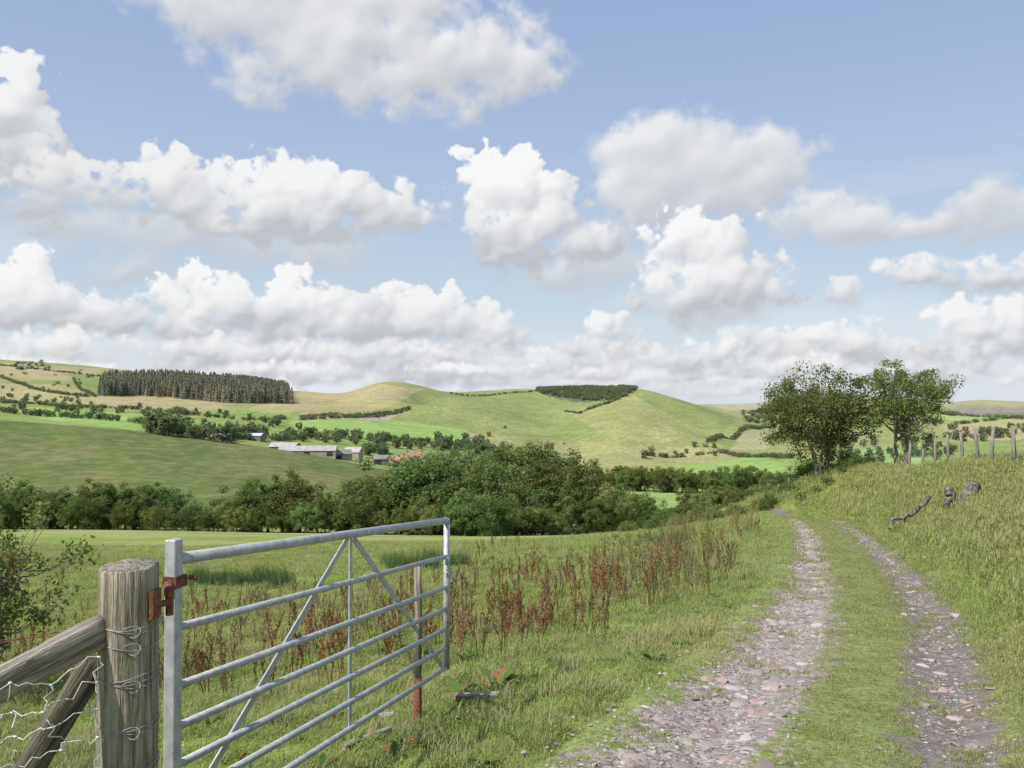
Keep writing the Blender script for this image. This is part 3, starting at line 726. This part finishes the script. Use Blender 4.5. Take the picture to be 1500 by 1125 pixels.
Pa=Vector((-1.40,3.02,0)); Pb=Vector((-2.75,1.55,0)); NV=17; NH=[-.86,-.94,-1.03,-1.13,-1.24,-1.36,-1.50,-1.66,-1.80]
grid=[[None]*len(NH) for _ in range(NV)]
for i in range(NV):
    f=i/(NV-1); sag=.07*math.sin(math.pi*min(1,f*1.8))
    for j,z_ in enumerate(NH):
        w_=1 if 0<i<NV-1 else .1
        grid[i][j]=Pa.lerp(Pb,f)+Vector((random.gauss(0,.016)*w_,random.gauss(0,.03)*w_-.02*math.sin(i*.9+j),z_-sag*(1-j*.1)+random.gauss(0,.016)*w_))
def crinkle(p,q,n=5,a=.009):
    return [p.lerp(q,k/n)+(Vector((random.gauss(0,a),random.gauss(0,a),random.gauss(0,a))) if 0<k<n else Vector()) for k in range(n+1)]
for j in range(len(NH)):
    for i in range(NV-1): c_=crinkle(grid[i][j],grid[i+1][j]); b.tube(c_,[.0022]*6,4,cap=False)
for i in range(NV):
    for j in range(len(NH)-1): c_=crinkle(grid[i][j],grid[i][j+1]); b.tube(c_,[.0020]*6,4,cap=False); b.tube([grid[i][j]-Vector((.006,0,0)),grid[i][j]+Vector((.006,0,0))],[.0042]*2,5)
obj('wire_netting',b.mesh('wire_netting',[mat_wire],True),fence)
b=MB()
for dz in(0,.006):
    c_=[Vector((-1.47,3.14,-.80)).lerp(Vector((-2.9,1.7,-.62)),k/30)+Vector((0,.004*math.sin(k*2+dz*500),dz+.004*math.cos(k*2+dz*500)-.03*math.sin(k/30*3.14))) for k in range(31)]; b.tube(c_,[.0019]*31,4,cap=False)
for k in range(2,30,3):
    p=c_[k]
    for a_ in range(4): e=Vector((random.uniform(-.4,.4),math.cos(a_*1.57),math.sin(a_*1.57)))*.016; b.tube([p,p+e],[.0015,.0005],3,cap=False)
obj('barbed_wire',b.mesh('barbed_wire',[mat_rwire],True),fence)
o=obj('end_stake',post_mesh('end_stake',.05,-.55,-2.3,mat_wood,16,1,9),fence); o.location=(-2.82,1.55,0)

sx,sy=-.655,6.2; sz_=float(H(sx,sy)); stake=empty('fence_stake',(sx,sy,sz_))
b=MB(); b.tube([(0,0,-.2),(0,0,.34)],[.030,.030],10,jit=.03); obj('rusty_socket',b.mesh('rusty_socket',[mat_rust],True),stake)
b=MB(); b.tube([(0,0,.3),(.004,0,.8),(.0,0,1.12)],[.027,.026,.024],10,jit=.05); obj('wood_shaft',b.mesh('wood_shaft',[mat_wood],True),stake)

def plank(x,y,L,w,rot,tilt,mat=mat_woodx):
    z=float(H(x,y))
    b=MB(); N_=10
    for i in range(N_+1):
        xx_=-L/2+L*i/N_; e=random.uniform(.8,1.1)
        for (a_,c_) in((-1,-1),(1,-1),(1,1),(-1,1)): b.v.append((xx_,a_*w/2*e,c_*.018+random.uniform(-.004,.004)))
    for i in range(N_):
        for k in range(4): k2=(k+1)%4; b.f.append((i*4+k,i*4+k2,(i+1)*4+k2,(i+1)*4+k)); b.m.append(0)
    b.f.append((3,2,1,0)); b.m.append(0); b.f.append(tuple(range(N_*4,N_*4+4))); b.m.append(0)
    o=obj('fallen_plank',b.mesh('fallen_plank',[mat])); o.location=(x,y,z+.05); o.rotation_euler=(0,tilt,rot)
g1=ground_at(708,1026); plank(g1[0],g1[1],.42,.08,.25,.03)
g1=ground_at(556,1058); plank(g1[0],g1[1],.22,.09,.1,-.1)
g1=ground_at(540,1090); plank(g1[0],g1[1],.4,.05,.9,.0)
def rosette(name,seed,n=16,L=.16):
    r=np.random.default_rng(seed); V=[];Q=[];lv=[]
    for i in range(n):
        a=r.random()*6.28; l_=L*(.6+.6*r.random()); rise=.3+1.2*r.random(); w_=l_*.16
        d_=np.array([math.cos(a),math.sin(a),0]); sd=np.array([-math.sin(a),math.cos(a),0]); b0=len(V)
        for k,(f,ww) in enumerate(((0,.15),(.3,.9),(.65,1.),(1.,.1))):
            p=d_*l_*f+np.array([0,0,l_*rise*(f-.55*f*f)]); V+=[p-sd*w_*ww,p+sd*w_*ww]
        for k in range(3): Q.append([b0+2*k,b0+2*k+1,b0+2*k+3,b0+2*k+2])
        lv+=[r.random()]*8
    m=mesh_np(name,V,Q,[mat_dockleaf]); vattr(m,'lv',lv); return m
ros=[rosette('rosette_%d'%i,950+i) for i in range(3)]
RS=[]
for i in range(220):
    d_=3.5*(9)**random.random(); u_=random.uniform(300,1100); x_=(u_-750)/F*d_
    if x_-float(xc(d_))<-1.5: RS.append((x_,d_,float(H(x_,d_))+.01,random.uniform(.3,.8)))
g1=ground_at(728,1006); RS.append((g1[0],g1[1],g1[2],1.3)); g1=ground_at(676,1022); RS.append((g1[0],g1[1],g1[2],1.0)); g1=ground_at(560,1062); RS.append((g1[0],g1[1],g1[2],1.0))
RS=np.array(RS); scatter('broad_leaved_weeds',RS[:,:3],zrot(len(RS)),RS[:,3],ros,rng.integers(0,3,len(RS)))

# ------------------------------------------------------------------ bank fence
bf=empty('post_and_wire_fence'); random.seed(5); tops=[]
yl=-4.; k=0
while yl<62:
    offc=np.interp(yl,[25,42],[4.8,6.4]); x_=float(xc(yl))+float(offc); z_=float(H(x_,yl)); hh=random.uniform(.95,1.25)
    ln=Vector((random.gauss(0,.05),random.gauss(0,.04),1)); b=MB(); b.tube([Vector((0,0,-.3)),ln*hh*.5,ln*hh],[.06,.055,.05],9,jit=.06)
    o=obj('post_%02d'%k,b.mesh('post',[mat_wood],True),bf); o.location=(x_,yl,z_); tops.append(Vector((x_,yl,z_))+ln*hh); k+=1; yl+=random.uniform(2.0,3.2)
b=MB()
for dz in(.06,.25,.42,.58,.74):
    for p,q in zip(tops[:-1],tops[1:]): b.tube([p-Vector((.05,0,dz)),p.lerp(q,.5)-Vector((.05,0,dz+.02)),q-Vector((.05,0,dz))],[.003]*3,4,cap=False)
obj('wires',b.mesh('wires',[mat_tie],True),bf)

mat_dead=simple('dead_wood',(.04,.033,.028),(.26,.23,.20),10,bump=1.,rough=.95)
def dead(name,u,v,segs,sc=1.):
    g1=ground_at(u,v); e=empty(name,g1); b=MB()
    for pts,rad in segs:
        P_=[Vector(p)*sc for p in pts]; Rr=[r*sc for r in rad]; fp=[];fr=[]
        for i in range(len(P_)-1):
            for k_ in range(4): f=k_/4; fp.append(P_[i].lerp(P_[i+1],f)+Vector((random.gauss(0,.012),random.gauss(0,.012),random.gauss(0,.012)))); fr.append((Rr[i]*(1-f)+Rr[i+1]*f)*random.uniform(.85,1.15))
        fp.append(P_[-1]); fr.append(Rr[-1]); b.tube(fp,fr,9,jit=.14)
    obj('wood',b.mesh('wood',[mat_dead],True),e); return e
dead('fallen_log',1412,742,[([(-.05,0,-.1),(.05,0,.15),(.22,.1,.42)],[.13,.14,.11]),([(-.1,0,.05),(-.25,0,.2),(-.33,0,.34)],[.10,.09,.06]),([(-.3,.1,.0),(-.05,.1,.12),(.3,.2,.05)],[.09,.11,.10]),([(-.15,0,.1),(-.28,-.05,.15),(-.42,-.1,.05)],[.05,.05,.03])],1.25)
dead('fallen_branch',1330,772,[([(-.45,-.1,-.02),(-.38,-.05,.16),(-.15,0,.2),(.1,.05,.28),(.35,.1,.46),(.5,.15,.62)],[.035,.04,.045,.05,.05,.05]),([(-.15,0,.2),(-.05,.1,.12),(.05,.1,-.02)],[.04,.03,.02])],1.1)

# ------------------------------------------------------------------ farm
mat_roofg=simple('grey_sheet_roof',(.35,.325,.31),(.48,.45,.425),.6,rough=.7,bump=.1); mat_roofs=simple('slate_roof',(.20,.185,.185),(.29,.27,.26),.9,bump=.1)
mat_roofb=simple('pale_blue_sheet_roof',(.42,.50,.58),(.55,.62,.68),.4,bump=.05); mat_brick=simple('red_brick',(.40,.18,.13),(.50,.25,.19),2,bump=.1)
mat_wallst=simple('farm_stone',(.27,.22,.19),(.40,.34,.30),1,bump=.2); mat_white=simple('whitewash',(.7,.7,.68),(.8,.8,.78),1,bump=.05)
mat_open=simple('dark_opening',(.03,.03,.03),(.05,.05,.05),1); mat_board=simple('boarding',(.14,.12,.10),(.25,.21,.18),2,stretch=(4,4,.3))
mat_rooft=simple('red_tile_roof',(.42,.19,.14),(.50,.27,.20),1.2,bump=.1)
def building(name,u,d_,L,W,hw,hr,rot,wall,roof,house=False,dz=0):
    x_=(u-750)/F*d_; z_=float(H(x_,d_)); e=empty(name,(x_,d_,z_+dz),rot)
    b=MB(); b.box((0,0,hw/2-1),(L,W,hw+2))
    for sx_ in(-1,1): b.poly([(sx_*L/2,-W/2,hw),(sx_*L/2,W/2,hw),(sx_*L/2,0,hw+hr)])
    obj('walls',b.mesh('walls',[wall]),e)
    b=MB(); o_=.4
    for sy_ in(-1,1):
        p=[(-L/2-o_,sy_*(W/2+o_),hw-hr*o_/(W/2)),(L/2+o_,sy_*(W/2+o_),hw-hr*o_/(W/2)),(L/2+o_,0,hw+hr+.05),(-L/2-o_,0,hw+hr+.05)]
        b.poly(p); b.poly([(a_,c_,z1+.15) for a_,c_,z1 in p])
    obj('roof',b.mesh('roof',[roof]),e)
    b=MB(); n_=max(2,int(L/5))
    for i in range(n_):
        xx_=-L/2+L*(i+.5)/n_
        if house:
            for zz_ in(1.5,4.0):
                if zz_<hw-.5: b.box((xx_,-W/2-.02,zz_),(1.0,.1,1.2))
        elif i%2==0: b.box((xx_,-W/2-.02,hw*.4),(3.2,.1,hw*.75))
    obj('openings',b.mesh('openings',[mat_open]),e)
    if house:
        b=MB()
        for sx_ in(-1,1): b.box((sx_*(L/2-.6),0,hw+hr+.5),(.9,.7,1.6))
        obj('chimneys',b.mesh('chimneys',[wall]),e)
    print(name,u,'base v',590-F*z_/d_)
building('barn',452,470,29,11,3.0,2.2,.12,mat_wallst,mat_roofg)
building('barn',418,500,15,9,3.0,2.0,-.15,mat_board,mat_roofg)
building('barn',500,478,10,8,3.2,2.0,.5,mat_wallst,mat_roofs)
building('barn',518,500,9,7,4.4,2.4,-.2,mat_wallst,mat_roofg)
building('barn',558,480,8,6,3.4,1.8,.3,mat_board,mat_roofs)
building('brick_farmhouse',607,440,9,7,5.2,2.8,.5,mat_brick,mat_rooft,True,.8)
building('barn',585,452,7,6,3.6,2.0,.2,mat_brick,mat_rooft,dz=.5)
building('barn',322,520,12,8,2.6,1.4,.05,mat_board,mat_roofb)
building('barn',372,560,12,8,2.8,1.4,-.1,mat_board,mat_roofb)
g1=ground_at(38,541)
building('white_farmhouse',32,g1[1],14,7,4.5,3,.1,mat_white,mat_roofs,True)
building('white_farmhouse',62,g1[1]*1.0,10,7,4.,2.6,-.2,mat_wallst,mat_roofs,True)
print('objects',time.time()-T0)

# ------------------------------------------------------------------ cloud dome (front half of the sky), far beyond the hills
K=10.
step=1.45; RD=14000.
ua=np.arange(-math.radians(52)*F,math.radians(52)*F,step); va=np.arange(-30,math.radians(36)*F,step)
UU,VV=np.meshgrid(ua,va); UU=UU.astype(np.float32); VV=VV.astype(np.float32)
CR=np.zeros(UU.shape+(3,),np.float32); CA=np.zeros(UU.shape,np.float32)
WX=((fbm(UU/46+90,VV/46+90,3)-.5)*40+(fbm(UU/13+9,VV/13+50,3)-.5)*12).astype(np.float32)
WY=((fbm(UU/46+190,VV/46+20,3)-.5)*30+(fbm(UU/13+70,VV/13+10,3)-.5)*10).astype(np.float32)
N1=fbm(UU/30+11,VV/24+5,6).astype(np.float32)-.5; N2=fbm(UU/10+5,VV/9+33,4).astype(np.float32)-.5
N0=fbm(UU/90+31,VV/60+5,6).astype(np.float32)-.5
def sky_uv(u,v): a=math.atan((u-750)/F); return a*F, math.atan((590-v)/F*math.cos(a))*F, math.cos(a)**2, math.cos(a)
WHITE=np.array((.95,.95,.95)); GREY=np.array((.53,.55,.59))
LS=np.array((-.50,.66,.56)); LS/=np.linalg.norm(LS)
def comp(sl,col,al):
    a=al[...,None]; CR[sl]=CR[sl]*(1-a)+col*a; CA[sl]=CA[sl]*(1-al)+al
def cumulus(blobs,bright=1.,soft=1.,amax=1.,npf=26,greyk=1.,rs=1.,grow=1.):
    bl=[]
    for (u,v,ru,rv) in blobs:
        a,e,ku,kv=sky_uv(u,v); bl.append((a,e,ru*ku*grow,rv*kv*grow))
    x0=min(b[0]-b[2]*1.5 for b in bl)-30; x1=max(b[0]+b[2]*1.5 for b in bl)+30; y0=min(b[1]-b[3]*1.4 for b in bl)-25; y1=max(b[1]+b[3]*1.5 for b in bl)+25
    i0=max(0,int((y0-va[0])/step)); i1=min(len(va),int((y1-va[0])/step)); j0=max(0,int((x0-ua[0])/step)); j1=min(len(ua),int((x1-ua[0])/step))
    if i1-i0<3 or j1-j0<3: return
    sl=(slice(i0,i1),slice(j0,j1))
    size=np.mean([min(b[2],b[3]) for b in bl]); wk=min(1.,size/45)
    X_=UU[sl]+WX[sl]*wk; Y_=VV[sl]+WY[sl]*wk
    T=np.zeros(X_.shape,np.float32); E=np.full(X_.shape,-40.,np.float32)
    base=min(b[1]-b[3]*.8 for b in bl); top=max(b[1]+b[3] for b in bl)
    def puff(cx,cy,r,z0,rx=1.):
        d=np.sqrt(((X_-cx)/rx)**2+(Y_-cy)**2)
        e=r-d; np.maximum(E,e,out=E)
        h=np.where(d<r,z0+np.sqrt(np.maximum(r*r-d*d,0)),0); np.maximum(T,h,out=T)
    for (a,e,ra,re) in bl:
        m_=min(ra,re); asp=ra/m_
        puff(a,e-re*.05,re*.80 if re<=ra else m_*.8,0,max(asp,.8))
        npp=int(npf*(.6+.25*asp)*rs)
        for i in range(npp):
            th=random.uniform(0,6.283); rho=random.random()**.55
            sy=math.sin(th); sy=sy*.55 if sy<0 else sy
            r=m_*random.uniform(.20,.50)*(1.15-.45*rho)
            puff(a+ra*.92*rho*math.cos(th),e+re*.82*rho*sy,r,m_*.75*math.sqrt(max(0,1-rho*rho)))
    Ts=T+N2[sl]*min(size*.28,10)+N1[sl]*size*.5
    def lamb(s_):
        Tb=blur(blur(Ts,s_,0),s_,1); gy,gx=np.gradient(Tb,step); return (-gx*LS[0]-gy*LS[1]+LS[2])/np.sqrt(gx*gx+gy*gy+1)
    bs=max(.8,min(2.4,size/18)); lam=.45*lamb(bs)+.55*lamb(bs*3.2)
    lv=np.clip((VV[sl]-base)/max(top-base,1),0,1)
    li=np.clip(.04+.66*np.clip(lam,-.2,1)+.62*lv-.16*(1-lv)+N0[sl]*.7+N1[sl]*.2,0,1)
    col=(GREY*greyk)*(1-li[...,None])+WHITE*bright*li[...,None]
    sf=(5+20*(1-lv)**1.4)*soft
    al=sst(0,1,(E+N2[sl]*16*wk+N1[sl]*30*wk*(1+.9*(1-lv))*soft+3)/sf)*amax
    comp(sl,col.astype(np.float32),al.astype(np.float32))
def softcloud(blobs,amax=.9,bright=.9,k=1.,dk=.0,det=1.):
    bl=[]
    for (u,v,ru,rv) in blobs:
        a,e,ku,kv=sky_uv(u,v); bl.append((a,e,ru*ku,rv*kv))
    x0=min(b[0]-b[2]*1.8 for b in bl)-20; x1=max(b[0]+b[2]*1.8 for b in bl)+20; y0=min(b[1]-b[3]*2 for b in bl)-20; y1=max(b[1]+b[3]*2 for b in bl)+20
    i0=max(0,int((y0-va[0])/step)); i1=min(len(va),int((y1-va[0])/step)); j0=max(0,int((x0-ua[0])/step)); j1=min(len(ua),int((x1-ua[0])/step))
    if i1-i0<3 or j1-j0<3: return
    sl=(slice(i0,i1),slice(j0,j1)); X_=UU[sl]+WX[sl]*1.4; Y_=VV[sl]+WY[sl]*1.4
    D=np.zeros(X_.shape)
    for (a,e,ra,re) in bl: D=1-(1-D)*(1-np.exp(-(((X_-a)/ra)**2+((Y_-e)/re)**2)*1.3))
    f=D+(N1[sl]*.9*k*det+N0[sl]*.9*k+N2[sl]*.15*det)*sst(.05,.4,D)
    al=sst(.28,.88,f)*amax
    top=max(b[1]+b[3] for b in bl); base=min(b[1]-b[3] for b in bl); lv=np.clip((VV[sl]-base)/(top-base),0,1)
    fb=blur(blur(f,6,0),6,1); gy,gx=np.gradient(fb,step)
    li=np.clip(.50+(gx*.5-gy*.66)*32+.38*(lv-.4)+N2[sl]*.15+N0[sl]*.5+N1[sl]*.2-dk-.20*sst(.8,1.4,fb),0,1)
    col=GREY*1.08*(1-li[...,None])+WHITE*bright*li[...,None]
    comp(sl,col.astype(np.float32),al.astype(np.float32))
random.seed(21)
veil=(sst(150,0,VV)*.55+sst(.47,.72,fbm(UU/260,VV/60,5))*.35*sst(430,100,VV)).astype(np.float32)
comp((slice(None),slice(None)),np.array((.78,.82,.87),np.float32),np.clip(veil,0,.85))
softcloud([(340,30,150,80),(500,65,180,100),(660,85,145,76),(750,98,85,40),(430,-70,380,95)],.96,.94,dk=.04,det=.8)
softcloud([(930,225,80,48),(1000,222,125,72),(1070,245,105,60),(1130,240,60,48),(1000,290,140,62)],.92,.90,dk=.03,det=.7)
softcloud([(1190,318,125,44),(1245,325,66,34)],.90,.90,dk=.0,det=.8)
softcloud([(1390,330,90,30),(1465,305,75,46),(1550,300,80,54)],.9,.85,dk=.08,det=.8)
softcloud([(200,400,100,32),(480,375,130,34),(90,325,140,48),(300,350,140,36)],.7,.80,dk=.12,det=.7)
softcloud([(830,400,130,34),(1030,455,160,36),(900,350,90,40)],.7,.82,dk=.12,det=.7)
softcloud([(-300,420,220,70),(-200,120,160,100),(1780,230,190,90),(1850,60,220,80),(1760,440,200,60)],.9,.88)
GR=1.10
cumulus([(0,165,76,78),(15,215,85,54),(-60,250,120,70),(45,250,66,40)],.95,1.5,.96,grow=GR)
cumulus([(110,270,95,46),(180,290,85,50),(60,295,95,44)],.88,2.0,.94,grow=GR)
cumulus([(235,262,50,50),(290,288,80,50),(345,265,50,38),(330,312,95,40)],.93,1.4,.96,grow=GR)
cumulus([(410,272,66,48),(470,300,80,62),(400,312,95,50),(540,308,76,50),(612,322,50,35),(470,345,115,34)],.97,1.4,.97,grow=GR)
cumulus([(706,252,34,46),(750,275,58,56),(790,312,75,55),(745,345,66,54),(722,378,46,36),(865,350,72,34),(800,368,80,34)],1.0,1.1,.98,grow=1.08)
cumulus([(1010,348,62,48),(1062,355,54,48),(1055,398,85,48),(1118,425,80,44),(1000,430,72,44),(978,400,44,36)],1.0,1.2,.98,grow=1.12)
cumulus([(1345,398,56,30),(1395,408,50,26)],.93,1.5,.94,grow=GR); cumulus([(1450,408,60,34),(1510,405,60,32)],.94,1.5,.94,grow=GR)
for v0,nc,s0 in [(574,60,10),(562,60,14),(548,58,19),(532,52,25),(514,42,30)]:
    for i in range(nc):
        u=random.uniform(-700,2300)
        if v0<520 and 780<u<850: continue
        s_=s0*random.uniform(.6,1.5); w_=s_*random.uniform(1.6,3.8)
        n_=random.randint(1,3)
        cumulus([(u+random.uniform(-1,1)*w_*.9,v0+random.uniform(-6,6),w_*random.uniform(.5,1),s_*random.uniform(.6,1.1)) for _ in range(n_)],random.uniform(.90,1.0),1.1,random.uniform(.82,.97),npf=9)
    band=(sst(.42,.62,fbm(UU/110+v0,VV/14,5))*np.exp(-((VV-(590-v0))/12)**2)*.4).astype(np.float32)
    comp((slice(None),slice(None)),np.array((.72,.75,.79),np.float32),band)
cumulus([(890,485,40,30),(915,505,38,20)],.98,1.4,.92,npf=14,grow=GR)
cumulus([(1235,430,44,24)],.90,2.2,.85,npf=12,grow=GR); cumulus([(1100,498,52,28)],.90,1.8,.9,npf=12,grow=GR); cumulus([(1245,500,85,36),(1300,515,70,26)],.95,1.5,.95,npf=16,grow=GR)
cumulus([(1420,475,82,34),(1495,490,65,44),(1370,500,80,26)],.96,1.5,.95,npf=16,grow=GR); cumulus([(1040,522,72,28),(990,530,60,20)],.94,1.4,.93,npf=14,grow=GR)
cumulus([(1150,538,130,24),(1330,543,130,24)],.95,1.4,.9,npf=14)
cumulus([(640,470,66,46),(560,468,80,50),(700,490,68,38),(745,505,44,26)],.96,1.3,.97,grow=GR)
cumulus([(30,435,70,58),(95,442,64,48),(170,462,75,44),(-60,450,90,55),(245,440,44,40),(250,475,85,40)],.99,1.1,.98,grow=GR)
cumulus([(330,445,56,54),(400,450,60,48),(448,445,56,50),(505,465,66,50),(400,490,120,34)],.99,1.1,.98,grow=GR)
cumulus([(120,508,180,28),(340,518,200,26),(560,518,160,24),(690,522,100,20)],.94,1.8,.9,npf=16)
cumulus([(60,540,150,18),(420,545,180,16),(700,545,120,16),(860,548,80,14)],.97,1.2,.9,npf=16)
print('clouds',time.time()-T0)
AZ=UU/F; EL=VV/F; fade=sst(math.radians(52),math.radians(44),np.abs(AZ))*sst(math.radians(36),math.radians(30),EL)
CAf=CA*fade
VD=np.stack([np.sin(AZ)*np.cos(EL)*RD,np.cos(AZ)*np.cos(EL)*RD,np.sin(EL)*RD],-1).reshape(-1,3)
i2=np.arange(UU.size,dtype=np.int32).reshape(UU.shape)
Q=np.stack([i2[:-1,:-1],i2[:-1,1:],i2[1:,1:],i2[1:,:-1]],-1).reshape(-1,4)
m_,t=newmat('cloud')
em=t.n('ShaderNodeEmission',{'Color':t.attr('ccol','Color'),'Strength':1.}); tp=t.n('ShaderNodeBsdfTransparent')
finish(t,t.n('ShaderNodeMixShader',{0:t.attr('calpha'),1:tp.outputs[0],2:em.outputs[0]}).outputs[0])
try: m_.cycles.emission_sampling='NONE'
except Exception as ex: print(ex)
cm=mesh_np('sky',VD,Q,[m_],smooth=True)
cn=CR/np.maximum(CA,.02)[...,None]
vattr(cm,'ccol',rgba(np.clip(cn,0,1)),'FLOAT_COLOR'); vattr(cm,'calpha',CAf)
obj('sky',cm)

SAZ,SEL=math.radians(-128),math.radians(47)
w=bpy.data.worlds.new('World'); scene.world=w; w.use_nodes=True; t=NT(w.node_tree)
dirv=t.n('ShaderNodeTexCoord').outputs['Generated']
sep=t.n('ShaderNodeSeparateXYZ',{0:dirv}); el=sep.outputs[2]
sky=t.n('ShaderNodeTexSky'); sky.sky_type='NISHITA'; sky.sun_disc=False; sky.sun_elevation=SEL; sky.sun_rotation=SAZ; sky.air_density=1.; sky.dust_density=1.2; sky.ozone_density=1.5
def k3(c): return tuple(v*K for v in c)
base=t.mix(.75,sky.outputs[0],t.mix(t.ss(el,.0,.45),k3((.68,.78,.87)),k3((.38,.50,.78))))
bg=t.n('ShaderNodeBackground',{'Color':base,'Strength':1/K})
t.n('ShaderNodeOutputWorld',{'Surface':bg.outputs[0]})

sd=Vector((math.sin(SAZ)*math.cos(SEL),math.cos(SAZ)*math.cos(SEL),math.sin(SEL)))
sl_=bpy.data.lights.new('sun','SUN'); sl_.energy=5.0; sl_.angle=math.radians(.5); sl_.color=(1,.95,.87)
so=bpy.data.objects.new('sun',sl_); link(so); so.rotation_euler=sd.to_track_quat('Z','Y').to_euler(); so.location=(-20,-10,30)

cam=bpy.data.cameras.new('camera'); co=bpy.data.objects.new('camera',cam); link(co)
cam.sensor_width=36; cam.lens=36*F/1500; cam.clip_start=.05; cam.clip_end=30000
pitch=math.atan((590-562.5)/F); co.rotation_euler=(math.pi/2+pitch,0,0); co.location=(0,0,0)
scene.camera=co
print('done',time.time()-T0)
